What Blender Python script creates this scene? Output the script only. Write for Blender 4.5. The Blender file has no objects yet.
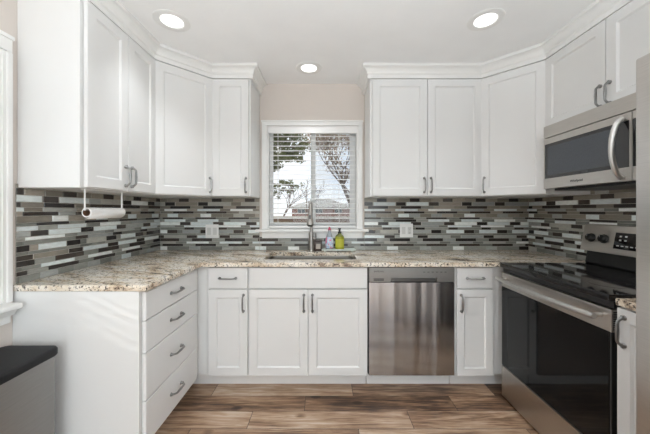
import bpy, bmesh, math, random
from mathutils import Vector, Matrix
random.seed(7)
PI = math.pi
scn = bpy.context.scene
COL = scn.collection

# ------------------------------------------------------------------ camera
cam_d = bpy.data.cameras.new('camera')
cam = bpy.data.objects.new('camera', cam_d); COL.objects.link(cam)
F = 283.8
cam_d.sensor_width = 36.0
cam_d.lens = F / 650 * 36.0
cam_d.shift_y = -6.4 / 650
cam_d.clip_start = 0.02; cam_d.clip_end = 300
EYE = 1.276
cam.location = (0, 0, EYE)
cam.rotation_euler = (PI / 2, 0, 0)
scn.camera = cam

# ------------------------------------------------------------------ colour management, world, sun, daylight, added fill
vs = scn.view_settings
vs.view_transform = 'Standard'; vs.look = 'None'; vs.gamma = 1.0; vs.use_curve_mapping = False
vs.exposure = 0.10
scn.cycles.use_denoising = True
scn.cycles.max_bounces = 10
scn.cycles.diffuse_bounces = 6
scn.cycles.glossy_bounces = 5
scn.cycles.transparent_max_bounces = 16
scn.cycles.sample_clamp_indirect = 6.0

world = bpy.data.worlds.new('overcast_sky'); scn.world = world
world.use_nodes = True
nt = world.node_tree; nt.nodes.clear()
wo = nt.nodes.new('ShaderNodeOutputWorld'); bg = nt.nodes.new('ShaderNodeBackground')
tc = nt.nodes.new('ShaderNodeTexCoord'); nz = nt.nodes.new('ShaderNodeTexNoise'); rp = nt.nodes.new('ShaderNodeValToRGB')
nz.inputs['Scale'].default_value = 4; nz.inputs['Detail'].default_value = 5
rp.color_ramp.elements[0].position = .35; rp.color_ramp.elements[0].color = (.78, .87, 1, 1)
rp.color_ramp.elements[1].position = .6; rp.color_ramp.elements[1].color = (1, 1, 1, 1)
nt.links.new(tc.outputs['Generated'], nz.inputs['Vector']); nt.links.new(nz.outputs['Fac'], rp.inputs['Fac'])
nt.links.new(rp.outputs['Color'], bg.inputs['Color']); bg.inputs['Strength'].default_value = 1.15
nt.links.new(bg.outputs[0], wo.inputs['Surface'])

SUN_DIR = Vector((1, .36, -.48)).normalized()
sd = bpy.data.lights.new('sun', 'SUN'); sun = bpy.data.objects.new('sun', sd); COL.objects.link(sun)
sd.energy = 1.25; sd.angle = math.radians(.6); sd.color = (1, .96, .9)
sun.rotation_euler = SUN_DIR.to_track_quat('-Z', 'Y').to_euler(); sun.location = (-8, -3, 6)

def area(name, loc, direction, sx, sy, power, color=(1, 1, 1), shape='RECTANGLE', spread=PI):
    d = bpy.data.lights.new(name, 'AREA'); o = bpy.data.objects.new(name, d); COL.objects.link(o)
    d.shape = shape; d.size = sx
    if shape in ('RECTANGLE', 'ELLIPSE'): d.size_y = sy
    d.energy = power; d.color = color; d.spread = spread
    o.location = loc; o.rotation_euler = Vector(direction).to_track_quat('-Z', 'Y').to_euler()
    return o
REAR_FILL_W = 54
DOWNLIGHT_W = 1.3
UPLIGHT_W = 62
area('added_fill_rear', (0.25, -2.95, 1.15), (0, 1, 0), 2.4, 2.1, REAR_FILL_W, (.88, .955, 1))  # added fill light from behind the camera, set outside the rear opening
area('daylight_side_window', (-1.95, .80, 1.45), (1, 0, 0), .85, 1.1, 3, (.92, .965, 1))
area('added_fill_right', (2.15, -1.65, 1.5), (-1, .45, 0), 1.1, 1.1, 45, (.92, .965, 1))  # added cross fill from the right for the left-run drawers

# ------------------------------------------------------------------ room measures
XL, XR, YB, YN, ZC = -1.52, 1.876, 2.607, -2.6, 2.44

# ------------------------------------------------------------------ materials
def srgb(r, g, b):
    f = lambda c: (c / 255 / 12.92) if c / 255 <= .04045 else ((c / 255 + .055) / 1.055) ** 2.4
    return (f(r), f(g), f(b), 1)

def new_mat(name):
    m = bpy.data.materials.new(name); m.use_nodes = True
    nt = m.node_tree
    return m, nt, nt.nodes['Principled BSDF']

def N(nt, t, **kw):
    n = nt.nodes.new(t)
    for k, v in kw.items():
        if k in n.inputs: n.inputs[k].default_value = v
        else: setattr(n, k, v)
    return n

def ramp(nt, stops):
    r = nt.nodes.new('ShaderNodeValToRGB'); e = r.color_ramp.elements
    while len(e) < len(stops): e.new(.5)
    for i, (p, c) in enumerate(stops):
        e[i].position = p; e[i].color = c
    return r

def coords(nt, scale=(1, 1, 1), rot=(0, 0, 0), loc=(0, 0, 0), out='Object'):
    t = nt.nodes.new('ShaderNodeTexCoord'); mp = nt.nodes.new('ShaderNodeMapping')
    mp.inputs['Scale'].default_value = scale; mp.inputs['Rotation'].default_value = rot; mp.inputs['Location'].default_value = loc
    nt.links.new(t.outputs[out], mp.inputs['Vector'])
    return mp.outputs['Vector']

def simple(name, col, rough=.5, metal=0., var=.04, scale=6, bump=0, bscale=200, coat=0, spec=.5, stretch=(1, 1, 1)):
    m, nt, b = new_mat(name)
    v = coords(nt, stretch)
    n = N(nt, 'ShaderNodeTexNoise', Scale=scale, Detail=3.0)
    nt.links.new(v, n.inputs['Vector'])
    c = col if len(col) == 4 else (*col, 1)
    lo = tuple(max(0, x * (1 - var)) for x in c[:3]) + (1,); hi = tuple(min(1, x * (1 + var)) for x in c[:3]) + (1,)
    r = ramp(nt, [(.3, lo), (.7, hi)])
    nt.links.new(n.outputs['Fac'], r.inputs['Fac']); nt.links.new(r.outputs['Color'], b.inputs['Base Color'])
    b.inputs['Roughness'].default_value = rough; b.inputs['Metallic'].default_value = metal
    b.inputs['Coat Weight'].default_value = coat; b.inputs['Specular IOR Level'].default_value = spec
    if bump:
        n2 = N(nt, 'ShaderNodeTexNoise', Scale=bscale, Detail=2.0); nt.links.new(v, n2.inputs['Vector'])
        bp = N(nt, 'ShaderNodeBump', Strength=bump, Distance=.002)
        nt.links.new(n2.outputs['Fac'], bp.inputs['Height']); nt.links.new(bp.outputs['Normal'], b.inputs['Normal'])
    return m

M = {}
M['cab'] = simple('white_cabinet_paint', (.755, .757, .75), .34, var=.012, scale=3)
M['trimw'] = simple('white_trim_paint', (.82, .82, .805), .35, var=.012, scale=3)
M['ceil'] = simple('textured_ceiling_paint', (.90, .905, .905), .85, var=.015, scale=5, bump=.5, bscale=45)
M['wall'] = simple('beige_wall_paint', srgb(214, 206, 199), .75, var=.015, bump=.15, bscale=120)
M['nickel'] = simple('brushed_nickel', (.30, .30, .295), .3, 1.0, var=.06, scale=40)
M['chrome'] = simple('faucet_nickel', (.40, .38, .355), .38, 1.0, var=.05, scale=30)
M['black'] = simple('black_plastic', (.012, .012, .012), .35, var=.1)
M['blackglass'] = simple('black_glass', (.006, .006, .007), .04, var=.05, coat=.5)
M['ovenglass'] = simple('oven_door_glass', (.006, .0065, .007), .05, var=.05, spec=.3)
M['cooktop'] = simple('black_ceramic_cooktop', (.008, .008, .009), .05, var=.3, scale=80, spec=.6)
M['plastic'] = simple('white_plastic', (.80, .80, .79), .4, var=.01)
M['outletface'] = simple('grey_white_plastic', (.62, .62, .61), .4, var=.01)
M['grout'] = simple('grey_grout', srgb(176, 172, 164), .9, var=.06, scale=60)
M['vinyl'] = simple('white_vinyl', (.80, .81, .81), .4, var=.01)
M['blind'] = simple('white_blind_slats', (.86, .86, .85), .45, var=.015)
M['cord'] = simple('white_cord', (.75, .75, .73), .8)
M['kick'] = simple('white_toe_kick_paint', (.84, .84, .83), .4, var=.012)
M['darkgap'] = simple('dark_recess', (.03, .03, .03), .7)
M['lid'] = simple('black_bin_lid', (.012, .012, .013), .55, var=.12, bump=.1, bscale=300, spec=.25)
M['paper'] = simple('white_paper_towel', (.82, .82, .81), .9, var=.02, bump=.4, bscale=120)
M['card'] = simple('brown_cardboard', (.16, .085, .05), .9, var=.1)
M['ringgrey'] = simple('grey_burner_ring', (.05, .05, .052), .12)
M['print'] = simple('grey_print', (.5, .51, .52), .5)
M['darkprint'] = simple('dark_print', (.03, .03, .03), .5)

def stainless(name, col, rough, aniso=.75, streak=0., axis='Z'):
    m, nt, b = new_mat(name)
    v = coords(nt, (3, 3, 180) if axis == 'Z' else (180, 180, 3))
    n = N(nt, 'ShaderNodeTexNoise', Scale=4.0, Detail=4.0); nt.links.new(v, n.inputs['Vector'])
    r = ramp(nt, [(.3, tuple(x * .93 for x in col) + (1,)), (.7, tuple(min(1, x * 1.06) for x in col) + (1,))])
    nt.links.new(n.outputs['Fac'], r.inputs['Fac']); nt.links.new(r.outputs['Color'], b.inputs['Base Color'])
    b.inputs['Metallic'].default_value = 1; b.inputs['Roughness'].default_value = rough
    b.inputs['Anisotropic'].default_value = aniso
    t = nt.nodes.new('ShaderNodeTangent'); t.direction_type = 'RADIAL'; t.axis = 'Z'
    nt.links.new(t.outputs[0], b.inputs['Tangent'])
    if streak:
        v2 = coords(nt, (5, 5, .16)); n2 = N(nt, 'ShaderNodeTexNoise', Scale=1.7, Detail=1.0, Distortion=.4); nt.links.new(v2, n2.inputs['Vector'])
        bp = N(nt, 'ShaderNodeBump', Strength=streak, Distance=.05)
        nt.links.new(n2.outputs['Fac'], bp.inputs['Height']); nt.links.new(bp.outputs['Normal'], b.inputs['Normal'])
    return m
M['steel'] = stainless('brushed_stainless', (.52, .495, .46), .3)
M['dwsteel'] = stainless('dishwasher_stainless', (.46, .475, .50), .2, .85, .3)
M['dwstrip'] = stainless('dishwasher_control_stainless', (.28, .275, .265), .38)
M['pocketdark'] = simple('dark_pocket_steel', (.13, .125, .12), .35, 1.0)
M['fridgesteel'] = stainless('fridge_stainless', (.58, .555, .53), .34, .6, .1)
M['binsteel'] = stainless('bin_stainless', (.33, .33, .325), .42, .5)
M['sinksteel'] = stainless('sink_stainless', (.42, .40, .37), .33, .3)
M['handlesteel'] = simple('satin_steel_handle', (.64, .63, .61), .36, 1.0, var=.04, scale=20)

def emit(name, col, strength):
    m, nt, b = new_mat(name)
    b.inputs['Base Color'].default_value = (.9, .9, .9, 1)
    b.inputs['Emission Color'].default_value = (*col, 1); b.inputs['Emission Strength'].default_value = strength
    return m
M['lens'] = emit('lit_lamp_lens', (1, .99, .97), 1.6)

def glass(name, tint, gloss=.08):
    m = bpy.data.materials.new(name); m.use_nodes = True; nt = m.node_tree; nt.nodes.clear()
    o = nt.nodes.new('ShaderNodeOutputMaterial'); mx = nt.nodes.new('ShaderNodeMixShader')
    t = nt.nodes.new('ShaderNodeBsdfTransparent'); g = nt.nodes.new('ShaderNodeBsdfGlossy')
    t.inputs[0].default_value = (*tint, 1); g.inputs['Roughness'].default_value = .02
    fr = N(nt, 'ShaderNodeFresnel', IOR=1.3)
    nt.links.new(fr.outputs[0], mx.inputs[0]); nt.links.new(t.outputs[0], mx.inputs[1]); nt.links.new(g.outputs[0], mx.inputs[2])
    nt.links.new(mx.outputs[0], o.inputs[0])
    return m
M['pane'] = glass('window_glass', (.97, .98, .98))

# insect screen: fine mesh weave, part see-through
m = bpy.data.materials.new('insect_screen'); m.use_nodes = True; nt = m.node_tree; nt.nodes.clear()
o_ = nt.nodes.new('ShaderNodeOutputMaterial'); mx = nt.nodes.new('ShaderNodeMixShader'); t_ = nt.nodes.new('ShaderNodeBsdfTransparent')
d_ = nt.nodes.new('ShaderNodeBsdfDiffuse'); d_.inputs[0].default_value = (.42, .43, .45, 1); mx.inputs[0].default_value = .30
nt.links.new(t_.outputs[0], mx.inputs[1]); nt.links.new(d_.outputs[0], mx.inputs[2]); nt.links.new(mx.outputs[0], o_.inputs[0])
M['screen'] = m; mx.inputs[0].default_value = .14

def clear_plastic(name, col, rough=.1, trans=.7):
    m, nt, b = new_mat(name)
    b.inputs['Base Color'].default_value = (*col, 1); b.inputs['Roughness'].default_value = rough
    b.inputs['Transmission Weight'].default_value = trans; b.inputs['IOR'].default_value = 1.35
    return m
M['clear'] = clear_plastic('clear_bottle', (.80, .86, .90))
M['olive'] = clear_plastic('olive_soap', (.36, .37, .04), .15, .1)
M['amber'] = clear_plastic('dark_bottle_shoulder', (.20, .22, .08), .15, .3)
M['pink'] = simple('pink_cap', (.45, .04, .11), .35)
M['yellowlabel'] = simple('yellow_label', (.50, .49, .05), .5)
M['brownjar'] = simple('dark_brown_jar', (.045, .025, .018), .25)
M['palelabel'] = simple('pale_label', (.45, .41, .36), .6)
M['tray'] = simple('pale_soap_tray', (.62, .68, .64), .25)
# dish soap label: white with blue and pink patches
m, nt, b = new_mat('dish_soap_label')
v = coords(nt, (40, 40, 28)); n = N(nt, 'ShaderNodeTexNoise', Scale=1.4, Detail=0.0); nt.links.new(v, n.inputs['Vector'])
r = ramp(nt, [(0, (.75, .8, .84, 1)), (.42, (.75, .8, .84, 1)), (.47, (.30, .44, .68, 1)), (.54, (.30, .46, .70, 1)), (.59, (.80, .82, .84, 1)), (.70, (.66, .16, .30, 1))])
r.color_ramp.interpolation = 'LINEAR'
nt.links.new(n.outputs['Fac'], r.inputs['Fac']); nt.links.new(r.outputs['Color'], b.inputs['Base Color']); b.inputs['Roughness'].default_value = .4
M['soaplabel'] = m

# granite
def granite():
    m, nt, b = new_mat('brown_cream_granite')
    L = nt.links.new
    v = coords(nt, (1, 1.0, 1), (0, 0, .35))
    w = N(nt, 'ShaderNodeTexNoise', Scale=3.0, Detail=3.0); L(v, w.inputs['Vector'])
    mixv = nt.nodes.new('ShaderNodeMix'); mixv.data_type = 'VECTOR'; mixv.inputs['Factor'].default_value = .12
    L(v, mixv.inputs[4]); L(w.outputs['Color'], mixv.inputs[5])
    st = nt.nodes.new('ShaderNodeMapping'); st.inputs['Scale'].default_value = (4.2, 13, 11); L(mixv.outputs[1], st.inputs['Vector'])
    n1 = N(nt, 'ShaderNodeTexNoise', Scale=1.0, Detail=9.0, Roughness=.68); L(st.outputs[0], n1.inputs['Vector'])
    r1 = ramp(nt, [(.31, srgb(72, 58, 50)), (.385, srgb(146, 126, 108)), (.435, srgb(208, 190, 166)), (.52, srgb(232, 222, 206)), (.68, srgb(240, 236, 230))])
    L(n1.outputs['Fac'], r1.inputs['Fac'])
    n2 = N(nt, 'ShaderNodeTexNoise', Scale=75.0, Detail=3.0, Roughness=.7); L(v, n2.inputs['Vector'])
    r2 = ramp(nt, [(.395, (1, 1, 1, 1)), (.46, (0, 0, 0, 1))]); L(n2.outputs['Fac'], r2.inputs['Fac'])
    mx = nt.nodes.new('ShaderNodeMix'); mx.data_type = 'RGBA'; L(r2.outputs['Color'], mx.inputs['Factor']); L(r1.outputs['Color'], mx.inputs[6]); mx.inputs[7].default_value = srgb(58, 48, 44)
    n3 = N(nt, 'ShaderNodeTexVoronoi', Scale=110.0); L(v, n3.inputs['Vector'])
    r3 = ramp(nt, [(.10, (.6, .6, .6, 1)), (.24, (0, 0, 0, 1))]); L(n3.outputs['Distance'], r3.inputs['Fac'])
    mx2 = nt.nodes.new('ShaderNodeMix'); mx2.data_type = 'RGBA'; L(r3.outputs['Color'], mx2.inputs['Factor']); L(mx.outputs[2], mx2.inputs[6]); mx2.inputs[7].default_value = srgb(232, 226, 216)
    L(mx2.outputs[2], b.inputs['Base Color']); b.inputs['Roughness'].default_value = .13
    return m
M['granite'] = granite()

# wood-look floor planks, rows running along X
def floor_mat():
    m, nt, b = new_mat('wood_look_plank_tile'); L = nt.links.new
    v = coords(nt); sx = nt.nodes.new('ShaderNodeSeparateXYZ'); L(v, sx.inputs[0])
    def math_(op, a, b_=None):
        n = nt.nodes.new('ShaderNodeMath'); n.operation = op
        for i, x in enumerate((a, b_)):
            if x is None: continue
            if isinstance(x, (int, float)): n.inputs[i].default_value = x
            else: L(x, n.inputs[i])
        return n.outputs[0]
    PH, PL = .1475, .98
    ry = math_('DIVIDE', math_('SUBTRACT', sx.outputs['Y'], 1.807), PH)     # row
    row = math_('FLOOR', ry); fy = math_('FRACT', ry)
    rx = math_('ADD', math_('DIVIDE', math_('ADD', sx.outputs['X'], .132), PL), math_('MULTIPLY', row, -.333))
    colm = math_('FLOOR', rx); fx = math_('FRACT', rx)
    cv = nt.nodes.new('ShaderNodeCombineXYZ'); L(math_('ADD', colm, 17.0), cv.inputs[0]); L(row, cv.inputs[1])
    wn = nt.nodes.new('ShaderNodeTexWhiteNoise'); wn.noise_dimensions = '2D'; L(cv.outputs[0], wn.inputs['Vector'])
    # grain
    gv = nt.nodes.new('ShaderNodeCombineXYZ')
    L(math_('ADD', math_('MULTIPLY', sx.outputs['X'], 2.2), math_('MULTIPLY', wn.outputs['Value'], 37.0)), gv.inputs[0])
    L(math_('ADD', math_('MULTIPLY', sx.outputs['Y'], 26.0), math_('MULTIPLY', wn.outputs['Value'], 91.0)), gv.inputs[1])
    g = N(nt, 'ShaderNodeTexNoise', Scale=1.0, Detail=7.0, Roughness=.62, Distortion=.9); L(gv.outputs[0], g.inputs['Vector'])
    gv2 = nt.nodes.new('ShaderNodeVectorMath'); gv2.operation = 'MULTIPLY'; gv2.inputs[1].default_value = (1.1, .16, 1); L(gv.outputs[0], gv2.inputs[0])
    g2 = N(nt, 'ShaderNodeTexNoise', Scale=1.0, Detail=3.0, Roughness=.5); L(gv2.outputs[0], g2.inputs['Vector'])
    s = math_('ADD', math_('ADD', math_('ADD', math_('MULTIPLY', g.outputs['Fac'], .70), math_('MULTIPLY', g2.outputs['Fac'], .40)), -.02), math_('MULTIPLY', math_('SUBTRACT', wn.outputs['Value'], .5), .20))
    r = ramp(nt, [(.30, srgb(44, 31, 24)), (.42, srgb(96, 72, 55)), (.52, srgb(140, 110, 86)), (.62, srgb(170, 143, 118)), (.76, srgb(196, 178, 160))])
    gv3 = nt.nodes.new('ShaderNodeVectorMath'); gv3.operation = 'MULTIPLY'; gv3.inputs[1].default_value = (3.2, 4.5, 1); L(gv.outputs[0], gv3.inputs[0])
    g3 = N(nt, 'ShaderNodeTexNoise', Scale=1.0, Detail=4.0, Roughness=.6, Distortion=.4); L(gv3.outputs[0], g3.inputs['Vector'])
    s = math_('ADD', s, math_('MULTIPLY', math_('SUBTRACT', g3.outputs['Fac'], .5), .42))
    nv = nt.nodes.new('ShaderNodeVectorMath'); nv.operation = 'MULTIPLY'; nv.inputs[1].default_value = (1.6, .22, 1); L(gv.outputs[0], nv.inputs[0])
    kn = N(nt, 'ShaderNodeTexVoronoi', Scale=1.0); L(nv.outputs[0], kn.inputs['Vector'])
    kr = ramp(nt, [(0.0, (.30, .30, .30, 1)), (.16, (0, 0, 0, 1))]); L(kn.outputs['Distance'], kr.inputs['Fac'])
    s = math_('SUBTRACT', s, kr.outputs['Color'])
    L(s, r.inputs['Fac'])
    # grout joints
    ey = math_('MINIMUM', fy, math_('SUBTRACT', 1.0, fy)); ex = math_('MINIMUM', fx, math_('SUBTRACT', 1.0, fx))
    e = math_('MINIMUM', math_('MULTIPLY', ey, PH), math_('MULTIPLY', ex, PL))
    jt = math_('LESS_THAN', e, .0018)
    mx = nt.nodes.new('ShaderNodeMix'); mx.data_type = 'RGBA'; L(jt, mx.inputs['Factor']); L(r.outputs['Color'], mx.inputs[6]); mx.inputs[7].default_value = srgb(58, 46, 40)
    L(mx.outputs[2], b.inputs['Base Color']); b.inputs['Roughness'].default_value = .36
    bp = N(nt, 'ShaderNodeBump', Strength=.25, Distance=.002); L(g.outputs['Fac'], bp.inputs['Height']); L(bp.outputs['Normal'], b.inputs['Normal'])
    return m
M['floor'] = floor_mat()

# brick for the house outside
m, nt, b = new_mat('red_brick'); v = coords(nt, (1, 1, 1), (PI / 2, 0, 0))
bk = N(nt, 'ShaderNodeTexBrick', Scale=4.0); bk.inputs['Color1'].default_value = srgb(150, 88, 72); bk.inputs['Color2'].default_value = srgb(122, 72, 60); bk.inputs['Mortar'].default_value = srgb(170, 150, 140)
nt.links.new(v, bk.inputs['Vector']); nt.links.new(bk.outputs['Color'], b.inputs['Base Color']); b.inputs['Roughness'].default_value = .9
M['brick'] = m
M['shingle'] = simple('grey_shingles', srgb(176, 172, 166), .9, var=.12, scale=8)
M['fencew'] = simple('weathered_fence', srgb(120, 100, 84), .9, var=.15, scale=12)
M['fencerail'] = simple('pale_fence_rail', srgb(205, 198, 188), .8, var=.05)
M['bark'] = simple('brown_bark', srgb(104, 84, 70), .95, var=.2, scale=20)
M['needle'] = simple('pine_needles', srgb(112, 116, 78), .8, var=.35, scale=9)
M['tanleaf'] = simple('tan_autumn_leaves', srgb(156, 132, 106), .85, var=.25, scale=6)
M['grass'] = simple('dormant_grass', srgb(132, 122, 92), .95, var=.2, scale=3)
M['houseglass'] = simple('dark_house_window', (.10, .11, .12), .1)

# ------------------------------------------------------------------ mesh helpers
class MB:
    def __init__(s): s.bm = bmesh.new()
    def quad(s, pts, mi=0):
        vs_ = [s.bm.verts.new(p) for p in pts]; f = s.bm.faces.new(vs_); f.material_index = mi; return f
    def box(s, x0, y0, z0, x1, y1, z1, bev=0, seg=2, mi=0):
        x0, x1 = min(x0, x1), max(x0, x1); y0, y1 = min(y0, y1), max(y0, y1); z0, z1 = min(z0, z1), max(z0, z1)
        bm = s.bm if not bev else bmesh.new()
        v = [bm.verts.new(p) for p in ((x0, y0, z0), (x1, y0, z0), (x1, y1, z0), (x0, y1, z0), (x0, y0, z1), (x1, y0, z1), (x1, y1, z1), (x0, y1, z1))]
        for q in ((3, 2, 1, 0), (4, 5, 6, 7), (0, 1, 5, 4), (1, 2, 6, 5), (2, 3, 7, 6), (3, 0, 4, 7)):
            f = bm.faces.new([v[i] for i in q]); f.material_index = mi
        if bev:
            bmesh.ops.bevel(bm, geom=bm.edges[:], offset=bev, segments=seg, profile=.5, affect='EDGES')
            for f in bm.faces: f.material_index = mi
            s.merge(bm)
        return s
    def merge(s, bm, mat=None):
        if mat is not None: bmesh.ops.transform(bm, matrix=mat, verts=bm.verts)
        me = bpy.data.meshes.new('tmp'); bm.to_mesh(me); bm.free(); s.bm.from_mesh(me); bpy.data.meshes.remove(me)
    def prism(s, poly, z0, z1, bev=0, mi=0, plane='XY'):
        def P(p, z):
            if plane == 'XY': return (p[0], p[1], z)
            if plane == 'XZ': return (p[0], z, p[1])
            return (z, p[0], p[1])
        bm = bmesh.new()
        a = [bm.verts.new(P(p, z0)) for p in poly]; b = [bm.verts.new(P(p, z1)) for p in poly]
        n = len(poly)
        bm.faces.new(a[::-1]); bm.faces.new(b)
        for i in range(n): bm.faces.new((a[i], a[(i + 1) % n], b[(i + 1) % n], b[i]))
        bmesh.ops.recalc_face_normals(bm, faces=bm.faces[:])
        if bev: bmesh.ops.bevel(bm, geom=bm.edges[:], offset=bev, segments=2, profile=.5, affect='EDGES')
        for f in bm.faces: f.material_index = mi
        s.merge(bm); return s
    def tube(s, path, rad, n=10, caps=True, mi=0, flat=None):
        path = [Vector(p) for p in path]; k = len(path)
        if not isinstance(rad, (list, tuple)): rad = [rad] * k
        tang = []
        for i in range(k):
            t = path[min(i + 1, k - 1)] - path[max(i - 1, 0)]; tang.append(t.normalized())
        ref = Vector((0, 0, 1)) if abs(tang[0].z) < .9 else Vector((1, 0, 0))
        u = tang[0].cross(ref).normalized(); rings = []
        for i in range(k):
            u = (u - tang[i] * u.dot(tang[i])).normalized(); w = tang[i].cross(u)
            fu, fw = flat or (1, 1)
            rings.append([s.bm.verts.new(path[i] + (u * math.cos(2 * PI * j / n) * fu + w * math.sin(2 * PI * j / n) * fw) * rad[i]) for j in range(n)])
        for i in range(k - 1):
            for j in range(n):
                f = s.bm.faces.new((rings[i][j], rings[i][(j + 1) % n], rings[i + 1][(j + 1) % n], rings[i + 1][j])); f.material_index = mi
        if caps:
            s.bm.faces.new(rings[0][::-1]).material_index = mi; s.bm.faces.new(rings[-1]).material_index = mi
        return s
    def lathe(s, prof, c=(0, 0, 0), n=24, mat=None, mi=0, close=True):
        bm = bmesh.new(); rings = []
        for r, z in prof:
            r = max(r, 1e-5)
            rings.append([bm.verts.new((r * math.cos(2 * PI * j / n), r * math.sin(2 * PI * j / n), z)) for j in range(n)])
        for i in range(len(rings) - 1):
            for j in range(n): bm.faces.new((rings[i][j], rings[i][(j + 1) % n], rings[i + 1][(j + 1) % n], rings[i + 1][j]))
        if close: bm.faces.new(rings[0][::-1]); bm.faces.new(rings[-1])
        for f in bm.faces: f.material_index = mi
        mt = Matrix.Translation(Vector(c)) @ (mat or Matrix())
        s.merge(bm, mt); return s
    def build(s, name, mats, parent=None, smooth=35, loc=None, rot=None, recalc=True):
        me = bpy.data.meshes.new(name)
        if recalc: bmesh.ops.recalc_face_normals(s.bm, faces=s.bm.faces[:])
        s.bm.to_mesh(me); s.bm.free()
        for m_ in (mats if isinstance(mats, list) else [mats]): me.materials.append(M[m_] if isinstance(m_, str) else m_)
        if smooth:
            for p in me.polygons: p.use_smooth = True
            me.set_sharp_from_angle(angle=math.radians(smooth))
        o = bpy.data.objects.new(name, me); COL.objects.link(o)
        if smooth:
            wm = o.modifiers.new('weighted_normals', 'WEIGHTED_NORMAL'); wm.keep_sharp = True; wm.weight = 100
        if parent: o.parent = parent
        if loc: o.location = loc
        if rot: o.rotation_euler = rot
        return o

def thing(name, label, cat, loc=(0, 0, 0), rz=0, group=None):
    o = bpy.data.objects.new(name, None); COL.objects.link(o); o.empty_display_size = .1
    o.location = loc; o.rotation_euler = (0, 0, rz); o['label'] = label; o['category'] = cat
    if group: o['group'] = group
    return o
def tag(o, label, cat, group=None):
    o['label'] = label; o['category'] = cat
    if group: o['group'] = group
    return o
def struct(o, label=None, cat=None):
    o['kind'] = 'structure'
    if label: o['label'] = label
    if cat: o['category'] = cat
    return o
def text_mesh(name, txt, size, mat, parent, loc, rot, thick=.0006):
    cu = bpy.data.curves.new('tmp_text', 'FONT'); cu.body = txt; cu.size = size; cu.extrude = thick; cu.align_x = 'LEFT'; cu.align_y = 'CENTER'
    to = bpy.data.objects.new('tmp_text', cu); COL.objects.link(to)
    dg = bpy.context.evaluated_depsgraph_get()
    me = bpy.data.meshes.new_from_object(to.evaluated_get(dg)); me.name = name
    bpy.data.objects.remove(to); bpy.data.curves.remove(cu)
    me.materials.clear(); me.materials.append(M[mat])
    o = bpy.data.objects.new(name, me); COL.objects.link(o); o.parent = parent; o.location = loc; o.rotation_euler = rot
    return o

# ------------------------------------------------------------------ room shell
mb = MB(); mb.box(XL - .12, YN - .12, -.08, XR + .12, YB + .12, 0); struct(mb.build('floor', 'floor', smooth=0), 'brown wood-look plank floor', 'floor')
mb = MB(); mb.box(XL - .12, YN - .12, ZC, XR + .12, YB + .12, ZC + .1); struct(mb.build('ceiling', 'ceil', smooth=0), 'white lightly textured ceiling', 'ceiling')
def wall_with_hole(axis, p0, p1, a0, a1, h):     # axis 'Y': wall across Y between p0,p1 running along X
    mb = MB()
    def bx(u0, u1, z0, z1):
        if axis == 'Y': mb.box(u0, p0, z0, u1, p1, z1)
        else: mb.box(p0, u0, z0, p1, u1, z1)
    if h is None: bx(a0, a1, 0, ZC)
    else:
        u0, u1, z0, z1 = h
        bx(a0, u0, 0, ZC); bx(u1, a1, 0, ZC)
        if z0 > 0: bx(u0, u1, 0, z0)
        bx(u0, u1, z1, ZC)
    return mb
BW = (-.53, .302, 1.106, 2.052)       # back window hole: X0,X1,Z0,Z1
LW = (.35, 1.27, .84, 2.03)           # left window hole: Y0,Y1,Z0,Z1
RW = (-1.05, 1.55, 0.0, 2.15)           # opening for the added rear door
struct(wall_with_hole('Y', YB, YB + .12, XL - .12, XR + .12, BW).build('wall_back', 'wall', smooth=0), 'beige back wall around the sink window', 'wall')
struct(wall_with_hole('X', XL - .12, XL, YN, YB, LW).build('wall_left', 'wall', smooth=0), 'beige left wall', 'wall')
struct(wall_with_hole('X', XR, XR + .12, YN, YB, (-2.25, -1.05, .9, 2.1)).build('wall_right', 'wall', smooth=0), 'beige right wall', 'wall')
struct(wall_with_hole('Y', YN - .12, YN, XL - .12, XR + .12, RW).build('wall_rear', 'wall', smooth=0), 'beige wall behind the camera', 'wall')
# glazed door added behind the camera to carry the rear fill light
d = thing('added_rear_door', 'added white framed glazed door, unseen behind the camera', 'door', (0.25, YN - .06, 0)); d['kind'] = 'structure'
mb = MB()
for x0, x1 in ((-1.3, -1.22), (-.04, .04), (1.22, 1.3)): mb.box(x0, -.03, 0, x1, .03, 2.15)
for z0, z1 in ((0, .1), (2.06, 2.15)): mb.box(-1.3, -.03, z0, 1.3, .03, z1)
mb.build('frame', 'vinyl', d)
mb = MB(); mb.box(-1.22, -.004, .1, -.04, .004, 2.06); mb.box(.04, -.004, .1, 1.22, .004, 2.06); mb.build('glass', 'pane', d, smooth=0)

w3 = thing('added_right_window', 'added white framed window, unseen in the right wall behind the camera', 'window', (XR + .06, 0, 0)); w3['kind'] = 'structure'  # unseen window added to let the right-hand fill light in
mb = MB()
for a, b, c, e in ((-2.25, .9, -2.2, 2.1), (-1.1, .9, -1.05, 2.1), (-2.2, .9, -1.1, .95), (-2.2, 2.05, -1.1, 2.1), (-2.2, 1.48, -1.1, 1.52)): mb.box(-.03, a, b, .03, c, e)
f_ = mb.build('frame', 'vinyl', w3, smooth=0)
mb = MB(); mb.box(-.004, -2.2, .95, .004, -1.1, 2.05); mb.build('glass', 'pane', f_, smooth=0)

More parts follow.
